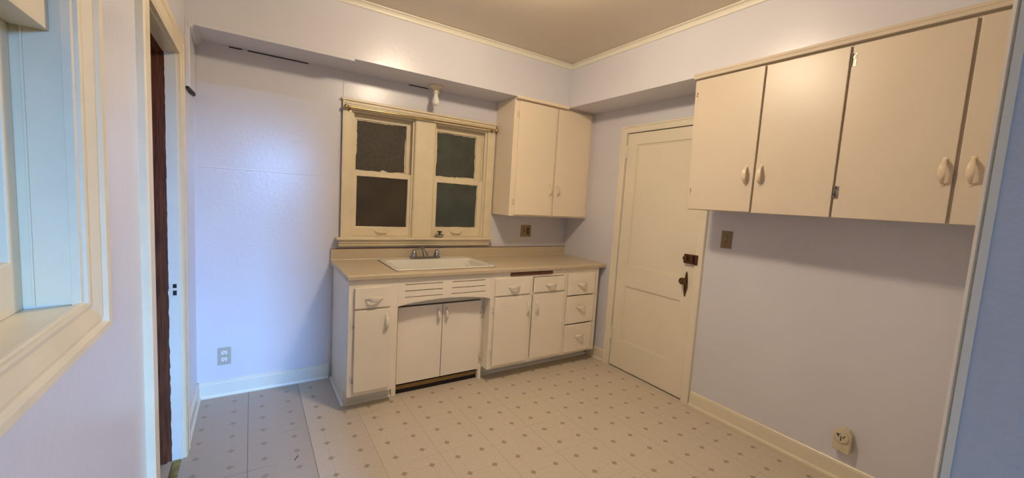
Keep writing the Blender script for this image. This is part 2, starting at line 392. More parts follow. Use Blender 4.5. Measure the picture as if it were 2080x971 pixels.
def sash_window(name, x0, x1, gl, gu, mats, label, rag):
    """x0..x1 opening; gl, gu glass rectangles (x0,x1,z0,z1) of lower and upper sash"""
    root = empty(name, ((x0+x1)/2, 0, 1.097), label, None, None, 'structure')
    rnd = random.Random(int(-x0*1000))
    # jamb liner and stops
    j = MB()
    j.frame('y', x0-.001, x1+.001, 1.096, 2.053, x0+.008, x1-.008, 1.100, 2.044, .0, .135)
    j.frame('y', x0+.006, x1-.006, 1.098, 2.046, x0+.018, x1-.018, 1.1005, 2.035, .002, .011)
    j.box(x0+.006, x0+.020, .048, .056, 1.60, 2.044); j.box(x1-.020, x1-.006, .048, .056, 1.60, 2.044)
    j.build('window_frame', M['casing'], root, .0015)
    lo = MB().frame('y', x0+.009, x1-.009, 1.101, 1.606, gl[0], gl[1], gl[2], gl[3], .013, .047).build('lower_sash', M['casing'], root, .003)
    box('pane', mats[0], gl[0]-.004, gl[1]+.004, .027, .031, gl[2]-.004, gl[3]+.004, lo)
    ragged(.0245, gl[0], gl[1], gl[2], gl[3], rag[0], rnd).build('paint_edge', M['casing'], lo)
    uo = MB().frame('y', x0+.009, x1-.009, 1.572, 2.043, gu[0], gu[1], gu[2], gu[3], .057, .090).build('upper_sash', M['casing'], root, .003)
    box('pane', mats[1], gu[0]-.004, gu[1]+.004, .071, .075, gu[2]-.004, gu[3]+.004, uo)
    ragged(.0685, gu[0], gu[1], gu[2], gu[3], rag[1], rnd).build('paint_edge', M['casing'], uo)
    xc = (gl[0]+gl[1])/2
    lift_handle(lo, xc+.0, 1.142, .013)
    lk = MB(); lk.box(xc-.026, xc+.026, .018, .046, 1.606, 1.610); lk.lathe([(.014, 0), (.014, .010), (.008, .014), (0, .014)], (xc, .034, 1.609), n=14)
    lk.box(xc-.02, xc+.030, .026, .034, 1.612, 1.619)
    lk.build('sash_lock', M['casing'], lo, .001)
    return root
sash_window('window_1', -2.142, -1.655, (-2.095, -1.696, 1.175, 1.566), (-2.097, -1.706, 1.612, 1.997), (M['glass_l'], M['glass_t']), 'left double-hung kitchen window with pebbled upper pane', (.0012, .004))
sash_window('window_2', -1.488, -.988, (-1.441, -1.050, 1.181, 1.564), (-1.440, -1.060, 1.618, 1.996), (M['glass_r'], M['glass_r']), 'right double-hung kitchen window with greenish panes and ragged paint', (.0035, .0045))
# unseen dark backing sheet, added for the darkness beyond the panes
box('window_dark_backing', M['glass_l'], -2.6, -.6, .42, .46, 0, CZ, **ST)

# ---- brass curtain rod
t = empty('curtain_rod', (-1.566, -.055, 2.05), 'polished brass curtain rod along the top of the window casing', 'curtain rod')
m = MB(); m.tube([(-2.175, -.058, 2.056), (-1.52, -.058, 2.061)], .0085, 12); m.build('outer_rod', M['brass'], t)
m = MB(); m.tube([(-1.53, -.058, 2.061), (-.945, -.058, 2.065)], .0065, 12); m.build('inner_rod', M['brass'], t)
for x, z, d in ((-2.180, 2.056, -1), (-.940, 2.065, 1)):
    m = MB(); m.lathe([(.007, -.006), (.010, -.002), (.009, .003), (.014, .010), (.016, .018), (.013, .026), (.005, .031), (0, .032)], (x, -.058, z), (d, 0, 0), 16)
    m.build('finial', M['brass'], t)
    m = MB(); m.tube([(x-d*.02, -.024, z-.010), (x-d*.02, -.045, z-.012), (x-d*.02, -.058, z-.009)], .004, 8); m.box(x-d*.02-.007, x-d*.02+.007, -.029, -.0265, z-.026, z+.014)
    m.build('bracket', M['brass'], t)

# ---- bare bulb on the soffit
bx_, by_ = -1.540, -.125
t = empty('bulb_holder', (bx_, by_, SZ), 'cream porcelain bulb holder with unlit bulb under the soffit above the window', 'light fixture')
MB().lathe([(.058, 0), (.060, -.004), (.056, -.012), (.036, -.020), (.026, -.028), (.024, -.036)], (bx_, by_, SZ), n=28).build('porcelain_base', M['porcelain'], t)
MB().lathe([(.0225, -.034), (.024, -.040), (.0225, -.044), (.024, -.049), (.0225, -.053), (.024, -.058), (.0215, -.062)], (bx_, by_, SZ), n=24).build('socket', M['porcelain'], t)
MB().lathe([(.0165, -.060), (.0165, -.074), (.018, -.083), (.024, -.097), (.0285, -.112), (.030, -.124), (.0275, -.138), (.020, -.149), (.010, -.154), (0, -.155)], (bx_, by_, SZ), n=28).build('light_bulb', M['bulb'], t)
MB().tube([(bx_+.03, by_-.03, SZ-.015), (bx_+.032, by_-.03, SZ-.075)], .0008, 5).build('pull_chain', M['brass'], t)

# ---- lit ceiling lamp (just above the frame)
t = empty('ceiling_light', (LAMP_POS[0], LAMP_POS[1], CZ), 'small lit glass globe light in the middle of the ceiling', 'ceiling light')
MB().lathe([(.075, 0), (.075, -.010), (.050, -.022), (.030, -.028)], (LAMP_POS[0], LAMP_POS[1], CZ), n=28).build('canopy', M['brass'], t)
MB().lathe([(.040, .058), (.064, .040), (.088, .024), (.104, .006), (.104, -.008), (.090, -.026), (.064, -.038), (.030, -.045), (0, -.047)], LAMP_POS, n=32).build('glass_globe', M['globe'], t)

# ================================================================== HANDLES / HINGES
def pull(parent, c, along, out, L=.085, m=None, proj=.026, wid=.011):
    """arched enamelled pull: broad in the middle, pinched at the feet"""
    A, O = Vector(along).normalized(), Vector(out).normalized(); B = A.cross(O); c = Vector(c)
    mb = MB(); rings = []; n = 12; K = 17
    for i in range(K):
        t = -1+2*i/(K-1)
        h = proj*(1-abs(t)**2.6); w = .0042+(wid-.0042)*(1-t*t)**.8; th = .0032+.0012*abs(t)
        dh = -proj*2.6*abs(t)**1.6*(1 if t > 0 else -1)/(L/2)
        T = (A+O*dh).normalized(); N = (O-A*dh).normalized()
        o = c+A*(t*L/2)+O*(h+.003)
        rings.append([mb.bm.verts.new(o+B*(w*math.cos(2*PI*k/n))+N*(th*math.sin(2*PI*k/n))) for k in range(n)])
    for X, Y in zip(rings, rings[1:]):
        for k in range(n): mb.bm.faces.new((X[k], X[(k+1) % n], Y[(k+1) % n], Y[k]))
    mb.bm.faces.new(rings[0][::-1]); mb.bm.faces.new(rings[-1])
    for s in (-1, 1): mb.lathe([(.0085, 0), (.0085, .003), (.005, .005), (0, .0055)], c+A*(s*(L/2+.003)), tuple(O), 12)
    mb.sm = True
    return mb.build('handle', m or M['pull'], parent)
def hinge(parent, c, out, side, m=None, h=.052, wid=.022, chips=True):
    """small surface hinge: leaf, knuckle barrel, screw heads"""
    O, Sd = Vector(out), Vector(side); c = Vector(c); mb = MB()
    def bx(a0, a1, o0, o1, z0, z1):
        p = c+Sd*a0+O*o0; q = c+Sd*a1+O*o1
        mb.box(min(p.x, q.x), max(p.x, q.x), min(p.y, q.y), max(p.y, q.y), c.z+z0, c.z+z1)
    bx(0, wid, 0, .0022, -h/2, h/2)
    for k in (-1, 0, 1): mb.tube([c+O*.003+Vector((0, 0, k*h/3-h/7)), c+O*.003+Vector((0, 0, k*h/3+h/7))], .0042, 8)
    for k in (-.3, .3): mb.lathe([(.0034, .002), (.0034, .0030), (0, .0034)], c+Sd*(wid*.62)+Vector((0, 0, k*h)), tuple(O), 8)
    o = mb.build('hinge', m or M['pull'], parent)
    if chips:
        cm = MB(); c0 = c; rr = random.Random(int(abs(c.x*977+c.y*331+c.z*77)))
        for k in range(4):
            z = rr.uniform(-.4, .4)*h; a = rr.uniform(-.3, .3)*wid
            p = c+Sd*a+O*.0066+Vector((0, 0, z))
            cm.lathe([(rr.uniform(.002, .0042), 0), (.0016, .0006)], p, tuple(O), 6, (rr.uniform(.7, 1.2), rr.uniform(.8, 2)))
        cm.build('paint_chips', M['chip'], o)
    return o
FY = -.610           # face-frame plane of base cabinets
def front(kind, parent, x0, x1, z0, z1, y=FY, m=None, th=.019, axis='y'):
    """lipped overlay door or drawer front with a fine shadow gap"""
    mb = MB()
    mb.box(x0, x1, y-th, y-.0025, z0, z1)
    mb.box(x0+.008, x1-.008, y-.003, y+.006, z0+.008, z1-.008)
    return mb.build(kind, m or M['cab_low'], parent, .0035)

# ================================================================== BASE CABINETS
CH = .880
# --- left narrow unit
t = empty('base_cabinet', (-2.097, -.3, 0), 'narrow off-white base cabinet at the left end with one drawer over one door', 'cabinet', 'off-white base cabinets under the counter')
mb = MB(); mb.box(-2.254, -2.236, -.592, -.004, .108, CH); mb.box(-2.254, -2.236, -.495, -.004, 0, .11)
mb.box(-1.956, -1.940, -.592, -.004, .108, CH); mb.box(-2.236, -1.956, -.592, -.004, .108, .122); mb.box(-2.236, -1.956, -.016, -.004, .12, CH)
mb.build('carcass', M['cab_low'], t, .0015)
mb = MB().grid('y', [-2.256, -2.215, -1.998, -1.938], [.106, .141, .682, .702, .832, CH], FY, -.592, lambda i, j: i == 1 and j in (1, 3))
mb.build('face_frame', M['cab_low'], t, .002)
mb = MB(); mb.box(-2.254, -1.940, -.500, -.485, 0, .108); mb.prism([(-.500, 0), (-.514, 0), (-.512, .008), (-.506, .014), (-.500, .016)], 'x', -2.262, -1.940)
mb.prism([(-2.254, 0), (-2.272, 0), (-2.270, .009), (-2.262, .017), (-2.254, .019)], 'y', -.512, -.024)
mb.build('toe_kick', M['base_paint'], t, .002)
d = front('drawer', t, -2.222, -1.991, .698, .835); pull(d, (-2.103, FY-.019, .760), (1, 0, 0), (0, -1, 0), .098, proj=.030, wid=.019)
d = front('door', t, -2.221, -1.991, .137, .685)
pull(d, (-2.018, FY-.019, .592), (0, 0, 1), (0, -1, 0), .10); hinge(d, (-2.222, FY, .585), (0, -1, 0), (-1, 0, 0)); hinge(d, (-2.222, FY, .225), (0, -1, 0), (-1, 0, 0))

# --- sink unit: slotted arched apron, doors set back
t = empty('base_cabinet', (-1.577, -.3, 0), 'sink base cabinet with slotted arched apron and two recessed white doors', 'cabinet', 'off-white base cabinets under the counter')
xs = [-1.938, -1.892, -1.616, -1.543, -1.267, -1.2175]; zs = [.722, .7425, .7485, .786, .792, .8305, .8365, CH]
mb = MB().grid('y', xs, zs, FY, -.594, lambda i, j: i in (1, 3) and j in (1, 3, 5))
N = 24
for k in range(N):
    xa, xb = [-1.938+(.7205)*q/N for q in (k, k+1)]
    za, zb = [.684+.034*max(0, math.sin(PI*q/N))**.75 for q in (k, k+1)]
    mb.prism([(xa, za), (xb, zb), (xb, .722), (xa, .722)], 'y', FY, -.594)
mb.build('apron', M['cab_low'], t)
mb = MB(); mb.box(-1.936, -1.220, -.48, -.47, .70, CH); mb.box(-1.936, -1.220, -.592, -.48, .872, .879)
mb.build('apron_backing', M['dark'], t)
mb = MB().grid('y', [-1.938, -1.905, -1.247, -1.219], [0, .012, .088, .657, .76], -.508, -.492, lambda i, j: i == 1 and j in (0, 1, 2) )
mb.box(-1.938, -1.905, -.514, -.508, 0, .108); mb.box(-1.247, -1.219, -.524, -.508, 0, .108)
mb.prism([(-.510, 0), (-.514, 0), (-.516, .010), (-.510, .02)], 'x', -1.938, -1.905)
mb.build('recess_frame', M['cab_low'], t, .0015)
mb = MB(); mb.box(-1.905, -1.247, -.40, -.39, 0, .66); mb.build('interior', M['dark'], t)
mb = MB(); mb.box(-1.905, -1.245, -.497, -.480, .036, .065); mb.build('toe_strip', M['yellow_wood'], t, .001, label='yellow pine strip under the sink doors')
mb = MB(); mb.box(-1.905, -1.245, -.488, -.47, .001, .085); mb.build('toe_backing', M['dark'], t)
for a, b, hx, hs in ((-1.908, -1.5745, -1.598, 0), (-1.5700, -1.246, -1.545, 1)):
    mb = MB(); mb.box(a, b, -.526, -.509, .089, .652)
    d = mb.build('door', M['cab_panel'], t, .002)
    pull(d, (hx-(.0 if hs else .01), -.526, .568), (0, 0, 1), (0, -1, 0), .09)
    if hs:
        hinge(d, (-1.246, -.520, .555), (0, -1, 0), (1, 0, 0), h=.06); hinge(d, (-1.246, -.520, .20), (0, -1, 0), (1, 0, 0), h=.06)

# --- double door unit with two drawers and bread board
t = empty('base_cabinet', (-.84, -.3, 0), 'off-white base cabinet with two drawers, two doors and a pull-out board, right of the sink', 'cabinet', 'off-white base cabinets under the counter')
mb = MB(); mb.box(-1.217, -1.200, -.592, -.004, .108, CH); mb.box(-.470, -.4605, -.592, -.004, .108, CH)
mb.box(-1.20, -.470, -.592, -.004, .108, .122); mb.box(-1.20, -.470, -.016, -.004, .12, CH); mb.build('carcass', M['cab_low'], t, .0015)
mb = MB().grid('y', [-1.217, -1.178, -1.040, -.852, -.815, -.616, -.486, -.4605], [.106, .141, .682, .706, .832, .849, .876, CH], FY, -.592,
               lambda i, j: (i in (1, 2, 4, 5) and j in (1, 3)) or (i in (2, 3, 4) and j == 5))
mb.build('face_frame', M['cab_low'], t, .002)
mb = MB(); mb.box(-1.217, -.4605, -.462, -.445, 0, .108); mb.prism([(-.462, 0), (-.478, 0), (-.476, .010), (-.470, .017), (-.462, .019)], 'x', -1.217, -.4605)
mb.build('toe_kick', M['base_paint'], t, .002)
box('bread_board', M['board_wood'], -1.038, -.618, -.618, -.10, .852, .874, t, .001, label='red-brown wooden edge of a pull-out board')
d = front('drawer', t, -1.182, -.851, .700, .838); pull(d, (-1.013, FY-.019, .767), (1, 0, 0), (0, -1, 0), .098, proj=.030, wid=.019)
d = front('drawer', t, -.814, -.483, .704, .829); pull(d, (-.640, FY-.019, .764), (1, 0, 0), (0, -1, 0), .098, proj=.030, wid=.019)
d = front('door', t, -1.181, -.851, .135, .688)
pull(d, (-.874, FY-.019, .583), (0, 0, 1), (0, -1, 0), .10); hinge(d, (-1.182, FY, .585), (0, -1, 0), (-1, 0, 0)); hinge(d, (-1.182, FY, .243), (0, -1, 0), (-1, 0, 0))
d = front('door', t, -.815, -.482, .135, .688)
pull(d, (-.782, FY-.019, .583), (0, 0, 1), (0, -1, 0), .10); hinge(d, (-.481, FY, .585), (0, -1, 0), (1, 0, 0), wid=.012); hinge(d, (-.481, FY, .243), (0, -1, 0), (1, 0, 0), wid=.012)

# --- three-drawer unit
t = empty('base_cabinet', (-.26, -.3, 0), 'off-white base cabinet with a stack of three drawers, nearest the door', 'cabinet', 'off-white base cabinets under the counter')
mb = MB(); mb.box(-.4595, -.452, -.592, -.004, .108, CH); mb.box(-.088, -.070, -.592, -.004, .108, CH)
mb.box(-.452, -.088, -.592, -.004, .108, .122); mb.box(-.452, -.088, -.016, -.004, .12, CH); mb.build('carcass', M['cab_low'], t, .0015)
mb = MB().grid('y', [-.4595, -.440, -.132, -.070], [.106, .135, .380, .395, .642, .652, .838, CH], FY, -.592, lambda i, j: i == 1 and j in (1, 3, 5))
mb.build('face_frame', M['cab_low'], t, .002)
mb = MB(); mb.box(-.4595, -.026, -.462, -.445, 0, .108); mb.prism([(-.462, 0), (-.478, 0), (-.476, .010), (-.470, .017), (-.462, .019)], 'x', -.4595, -.026)
mb.build('toe_kick', M['base_paint'], t, .002)
for z0, z1, hz in ((.648, .840, .745), (.391, .638, .535), (.132, .377, .271)):
    d = front('drawer', t, -.444, -.126, z0, z1); pull(d, (-.282, FY-.019, hz), (1, 0, 0), (0, -1, 0), .094, proj=.030, wid=.019)

# ================================================================== COUNTERTOP, SINK, TAP
t = empty('countertop', (-1.14, -.3, CH), 'tan speckled laminate countertop with backsplash along the window wall', 'countertop')
SX0, SX1, SY0, SY1 = -1.925, -1.160, -.540, -.062
mb = MB().grid('z', [-2.275, SX0, SX1, -.002], [-.634, SY0, SY1, -.002], CH+.0005, .918, lambda i, j: i == 1 and j == 1)
mb.build('worktop', M['counter'], t, .010, 3)
mb = MB(); mb.box(-2.275, -.002, -.020, -.002, .9185, 1.004); mb.build('backsplash', M['counter'], t, .003)
mb = MB(); mb.prism([(-.0205, .9185), (-.026, .9185), (-.022, .9225), (-.0205, .926)], 'x', -2.272, -.003); mb.build('backsplash_cove', M['counter'], t)
mb = MB(); mb.box(-2.275, -.002, -.0215, -.0022, 1.0042, 1.0068); mb.build('caulk_line', M['board_wood'], t)

t = empty('sink', (-1.5425, -.3, .918), 'wide off-white enamel drop-in kitchen sink set in the countertop', 'sink')
def rrect(x0, x1, y0, y1, r, n=6):
    P = []
    for cx_, cy_, a in ((x1-r, y1-r, 0), (x0+r, y1-r, 90), (x0+r, y0+r, 180), (x1-r, y0+r, 270)):
        for k in range(n+1):
            q = math.radians(a+90*k/n); P.append((cx_+r*math.cos(q), cy_+r*math.sin(q)))
    return P
mb = MB(); bm = mb.bm
levels = [(SX0-.014, SX1+.014, SY0-.012, SY1+.024, .028, .9185), (SX0-.014, SX1+.014, SY0-.012, SY1+.024, .028, .923), (SX0-.008, SX1+.008, SY0-.006, SY1+.018, .026, .928),
          (SX0+.020, SX1-.020, SY0+.018, SY1-.072, .05, .927), (SX0+.030, SX1-.030, SY0+.028, SY1-.082, .05, .916), (SX0+.040, SX1-.040, SY0+.038, SY1-.092, .055, .80), (SX0+.075, SX1-.075, SY0+.07, SY1-.125, .06, .762)]
rings = [[bm.verts.new((x, y, l[5])) for x, y in rrect(*l[:5])] for l in levels]
for A, B in zip(rings, rings[1:]):
    n = len(A)
    for k in range(n): bm.faces.new((A[k], A[(k+1) % n], B[(k+1) % n], B[k]))
bm.faces.new(rings[-1]); mb.sm = True
o = mb.build('basin', M['sink'], t)
mb = MB(); mb.bm.faces.new([mb.bm.verts.new((x, y, .9186)) for x, y in rrect(SX0-.017, SX1+.017, SY0-.0155, SY1+.026, .03)])
r2 = [mb.bm.verts.new((x, y, .9205)) for x, y in rrect(SX0-.017, SX1+.017, SY0-.0155, SY1+.026, .03)]
mb = MB(); A = [mb.bm.verts.new((x, y, .9186)) for x, y in rrect(SX0-.0175, SX1+.0175, SY0-.0155, SY1+.026, .03)]
B = [mb.bm.verts.new((x, y, .9205)) for x, y in rrect(SX0-.0165, SX1+.0165, SY0-.0145, SY1+.025, .03)]
C_ = [mb.bm.verts.new((x, y, .9205)) for x, y in rrect(SX0-.0135, SX1+.0135, SY0-.0115, SY1+.0235, .028)]
D_ = [mb.bm.verts.new((x, y, .9186)) for x, y in rrect(SX0-.0135, SX1+.0135, SY0-.0115, SY1+.0235, .028)]
for P, Q in ((A, B), (B, C_), (C_, D_), (D_, A)):
    n = len(P)
    for k in range(n): mb.bm.faces.new((P[k], P[(k+1) % n], Q[(k+1) % n], Q[k]))
mb.build('rim_shadow', M['bronze'], t)  # dark ring modelled in place of the shadow line round the sink rim
MB().lathe([(.045, .7625), (.045, .7645), (.036, .7645), (.034, .7628)], (-1.5425, -.29, 0), n=24).build('drain', M['chrome'], t)

fx, fy, fz = -1.560, -.092, .9275
t = empty('faucet', (fx, fy, fz), 'chrome two-handle kitchen tap on the back rim of the sink', 'tap')
mb = MB(); mb.prism(rrect(fx-.130, fx+.130, fy-.028, fy+.028, .027), 'z', fz, fz+.016); mb.build('base_plate', M['chrome'], t, .005, 3)
for s in (-1, 1):
    hx = fx+s*.098
    MB().lathe([(.024, .015), (.024, .020), (.023, .035), (.019, .052), (.013, .064), (.007, .070), (0, .071)], (hx, fy, fz), n=20).build('handle_hub', M['chrome'], t)
    m = MB(); m.tube([(hx, fy, fz+.066), (hx+s*0+.008, fy-.004, fz+.074), (hx+.024, fy-.012, fz+.077), (hx+.042, fy-.020, fz+.077)], [.007, .0065, .006, .0048], 8)
    m.build('lever', M['chrome'], t)
m = MB(); m.lathe([(.021, .014), (.020, .03), (.019, .048), (.016, .056), (.0, .058)], (fx+.002, fy, fz), n=20)
m.build('spout_body', M['chrome'], t)
m = MB(); m.tube([(fx-.004, fy-.004, fz+.018), (fx-.016, fy-.016, fz+.045), (fx-.030, fy-.032, fz+.075), (fx-.046, fy-.052, fz+.097), (fx-.064, fy-.074, fz+.108), (fx-.082, fy-.094, fz+.106), (fx-.090, fy-.104, fz+.092)], [.015, .0145, .0135, .012, .012, .0125, .0125], 14)
m.build('spout', M['chrome'], t)

sxp, syp = -1.418, -.036
t = empty('sink_strainer', (sxp, syp, 1.096), 'chrome sink strainer with black knob standing on the window stool', 'sink strainer')
MB().lathe([(.018, 0), (.026, .004), (.034, .013), (.036, .022), (.038, .024), (.040, .027), (.032, .030), (.014, .031), (0, .031)], (sxp, syp, 1.096), n=24).build('basket', M['chrome'], t)
MB().lathe([(.007, .030), (.006, .040), (.019, .044), (.022, .049), (.019, .054), (0, .056)], (sxp, syp, 1.096), n=20).build('knob', M['black'], t)

# ================================================================== WALL CABINETS
# back wall unit
t = empty('wall_cabinet', (-.45, -.15, 1.317), 'cream two-door wall cabinet right of the window, hung over the counter', 'cabinet', 'cream wall cabinets')
UF = -.305
mb = MB(); mb.box(-.903, -.886, UF+.018, -.002, 1.317, SZ-.001); mb.box(-.018, -.002, UF+.018, -.002, 1.317, SZ-.001)
mb.box(-.886, -.018, UF+.018, -.002, 1.322, 1.336); mb.box(-.886, -.018, -.014, -.002, 1.336, SZ-.001)
mb.build('carcass', M['cab_back'], t, .0015)
mb = MB().grid('y', [-.904, -.852, -.457, -.428, -.040, -.002], [1.315, 1.333, 2.288, SZ-.001], UF, UF+.018, lambda i, j: i in (1, 3) and j == 1)
mb.build('face_frame', M['cab_back'], t, .002)
mb = MB(); mb.box(-.908, -.344, -SD-.012, -SD-.0005, SZ-.014, SZ+.010); mb.box(-.908, -.344, -SD-.0005, UF, SZ-.014, SZ-.001); mb.build('top_strip', M['cab_back'], t, .003)
for x0, x1, hx, hg, sd in ((-.858, -.452, -.488, -.858, -1), (-.432, -.036, -.398, -.036, 1)):
    mb = MB(); mb.box(x0, x1, UF-.017, UF-.0025, 1.328, 2.295); mb.box(x0+.008, x1-.008, UF-.003, UF+.006, 1.338, 2.285)
    d = mb.build('door', M['cab_back'], t, .004)
    pull(d, (hx, UF-.017, 1.560), (0, 0, 1), (0, -1, 0), .085, M['pull_up'])
    for z in (2.180, 1.436): hinge(d, (hg, UF, z), (0, -1, 0), (sd, 0, 0), M['pull_up'], wid=.016 if sd > 0 else .022)

# right wall units: front plane x = XF, door faces at XF-.018
XF = -.322
def prism_x(mb, pts, x0, x1): return mb.prism(pts, 'x', x0, x1)
def right_unit(name, label, ya, yb, ya2, doors, zt=SZ-.001):
    """ya (top) / ya2 (bottom) far edge, yb near edge"""
    t = empty(name, (-.16, (ya+yb)/2, 1.463), label, 'cabinet', 'cream wall cabinets')
    mb = MB()
    mb.prism([(ya, zt), (ya2, 1.463), (ya2-.018, 1.463), (ya-.018, zt)], 'x', XF+.018, -.002)
    mb.box(XF+.018, -.002, yb, yb+.018, 1.463, zt)
    mb.box(XF+.018, -.002, yb+.018, ya2-.018, 1.466, 1.480)
    mb.box(-.014, -.002, yb+.018, ya2-.018, 1.48, zt)
    mb.build('carcass', M['cab_up'], t, .0015)
    mb = MB(); mb.prism([(ya, zt), (ya2, 1.461), (yb, 1.461), (yb, zt)], 'x', XF, XF+.018)
    mb.build('face_frame', M['cab_up'], t, .002)
    for (y0t, y0b, y1, z0, z1, hy, hg) in doors:
        mb = MB(); mb.prism([(y0t, z1), (y0b, z0), (y1, z0), (y1, z1)], 'x', XF-.018, XF-.0025)
        mb.prism([(y0t-.01, z1-.01), (y0b-.01, z0+.01), (y1+.01, z0+.01), (y1+.01, z1-.01)], 'x', XF-.003, XF+.001)
        d = mb.build('door', M['cab_up'], t, .0045)
        pull(d, (XF-.018, hy, 1.678), (0, 0, 1), (-1, 0, 0), .10, M['pull_up'], proj=.030, wid=.013)
        for (yy, zz, sd, bare) in hg:
            if bare:
                hinge(d, (XF-.017, yy, zz), (-1, 0, 0), (0, sd, 0), M['steel'], h=.062, wid=.018)
            else: hinge(d, (XF-.017, yy, zz), (-1, 0, 0), (0, sd, 0), M['pull_up'], h=.05, wid=.012)
    return t
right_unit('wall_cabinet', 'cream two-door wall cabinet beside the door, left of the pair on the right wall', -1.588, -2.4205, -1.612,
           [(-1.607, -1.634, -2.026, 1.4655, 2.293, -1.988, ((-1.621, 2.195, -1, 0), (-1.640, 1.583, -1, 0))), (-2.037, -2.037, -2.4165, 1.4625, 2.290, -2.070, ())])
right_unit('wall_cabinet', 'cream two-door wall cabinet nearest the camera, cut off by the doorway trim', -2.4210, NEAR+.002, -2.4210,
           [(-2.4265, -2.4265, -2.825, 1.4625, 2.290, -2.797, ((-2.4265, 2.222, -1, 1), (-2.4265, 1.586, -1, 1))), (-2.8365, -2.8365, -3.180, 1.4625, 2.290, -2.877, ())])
mb = MB(); mb.sweep([((-SD, -1.590, SZ), (-1, 0, 0), (0, 0, 1)), ((-SD, NEAR, SZ), (-1, 0, 0), (0, 0, 1))],
                    [(0, -.014), (.010, -.014), (.012, -.006), (.010, .002), (.014, .006), (.012, .018), (.004, .022), (0, .022)])
mb.box(-SD, XF, NEAR+.001, -1.590, SZ-.014, SZ-.0005)
mb.build('trim_13', M['cab_up'], label='cream strip moulding on top of the right wall cabinets', **ST)

# ================================================================== RIGHT DOOR
mb = MB()
def casing_prof(w, th): return [(0, 0), (0, th*.7), (w*.12, th*.8), (w*.7, th*.8), (w*.74, th), (w*.94, th), (w, th*.75), (w, 0)]
# sides: outer on the outside
pr = casing_prof(.062, .024)
mb.sweep([((0, -.757, 0), (0, 1, 0), (-1, 0, 0)), ((0, -.757, 2.092), (0, 1, 1), (-1, 0, 0)), ((0, -1.516, 2.092), (0, -1, 1), (-1, 0, 0)), ((0, -1.516, 0), (0, -1, 0), (-1, 0, 0))], pr)
mb.build('trim_14', M['door'], label='cream casing around the closed panel door', **ST)
mb = MB()
mb.box(.046, .12, -.7575, -.7455, 0, 2.0915); mb.box(.046, .12, -1.5275, -1.5155, 0, 2.0915)
mb.box(.046, .06, -.775, -.7575, 0, 2.09); mb.box(.046, .06, -1.516, -1.498, 0, 2.09); mb.box(.046, .06, -1.516, -.757, 2.072, 2.091)
mb.build('trim_15', M['door'], **ST)
t = empty('door_1', (.02, -1.137, .008), 'closed cream two-panel door with rim lock, between the counter and the light switch', None, None, 'structure')
y0, y1, zt = -1.510, -.7615, 2.087
mb = MB()
panels = ((-1.413, -.876, .944, 1.990), (-1.413, -.870, .268, .760))
mb.grid('x', [y0, -1.413, -.872, y1], [.010, .268, .760, .944, 1.990, zt], .001, .042, lambda i, j: i == 1 and j in (1, 3))
mb.build('leaf_frame', M['door'], t, .002)
for a, b, c0, c1 in ((-1.4135, -.8715, .2675, .7605), (-1.4135, -.8715, .9435, 1.9905)):
    box('panel', M['door'], .012, .034, a-.004, b+.004, c0-.004, c1+.004, t)
    m = MB(); m.frame('x', a, b, c0, c1, a+.011, b-.011, c0+.011, c1-.011, .008, .0125)
    m.build('panel_moulding', M['door'], t, .002)
for z in (1.930, .300):
    m = MB()
    m.tube([(-.006, -.760, z-.050), (-.006, -.760, z+.050)], .0065, 10)
    m.lathe([(.004, 0), (.006, .004), (.003, .009), (0, .010)], (-.006, -.760, z+.050), n=10); m.lathe([(.004, 0), (.006, .004), (.003, .009), (0, .010)], (-.006, -.760, z-.050), (0, 0, -1), n=10)
    m.box(-.002, .0012, -.782, -.761, z-.045, z+.045)
    m.build('hinge', M['door'], t)
# escutcheon and knob
m = MB(); P = []
for k in range(24):
    a = 2*PI*k/24; P.append((-1.452+.016*math.cos(a)*(1-.25*abs(math.sin(a))), .897+.098*math.sin(a)))
m.prism(P, 'x', -.005, .001)
pl = m.build('lock_plate', M['bronze'], t, .002)
m = MB(); m.lathe([(.009, 0), (.009, .022), (.016, .028), (.026, .038), (.028, .047), (.024, .056), (.010, .061), (0, .062)], (-.004, -1.452, .924), (-1, 0, 0), 24); m.build('knob', M['glassknob'], pl)
m = MB(); m.prism([(-1.4545, .865), (-1.4495, .865), (-1.4495, .85), (-1.4545, .85)], 'x', -.0062, -.004); m.build('keyhole', M['dark'], pl)
# rim lock
m = MB(); m.box(-.026, .001, -1.507, -1.428, 1.058, 1.128); rl = m.build('rim_lock', M['bronze'], t, .004)
m = MB(); m.box(-.0265, .0, -1.543, -1.5165, 1.056, 1.130); m.build('strike_box', M['bronze'], t, .003)
m = MB(); m.lathe([(.008, 0), (.008, .012), (.016, .016), (.017, .024), (.012, .029), (0, .03)], (-.026, -1.452, 1.098), (-1, 0, 0), 18); m.build('thumb_turn', M['bronze'], rl)
m = MB(); m.box(-.0285, -.026, -1.494, -1.484, 1.082, 1.110); m.box(-.029, -.026, -1.476, -1.430, 1.064, 1.070); m.build('lock_slide', M['glassknob'], rl, .001)
box('floor_beyond_door', M['dark'], .05, .12, -1.512, -.76, .0005, .006, kind='structure')

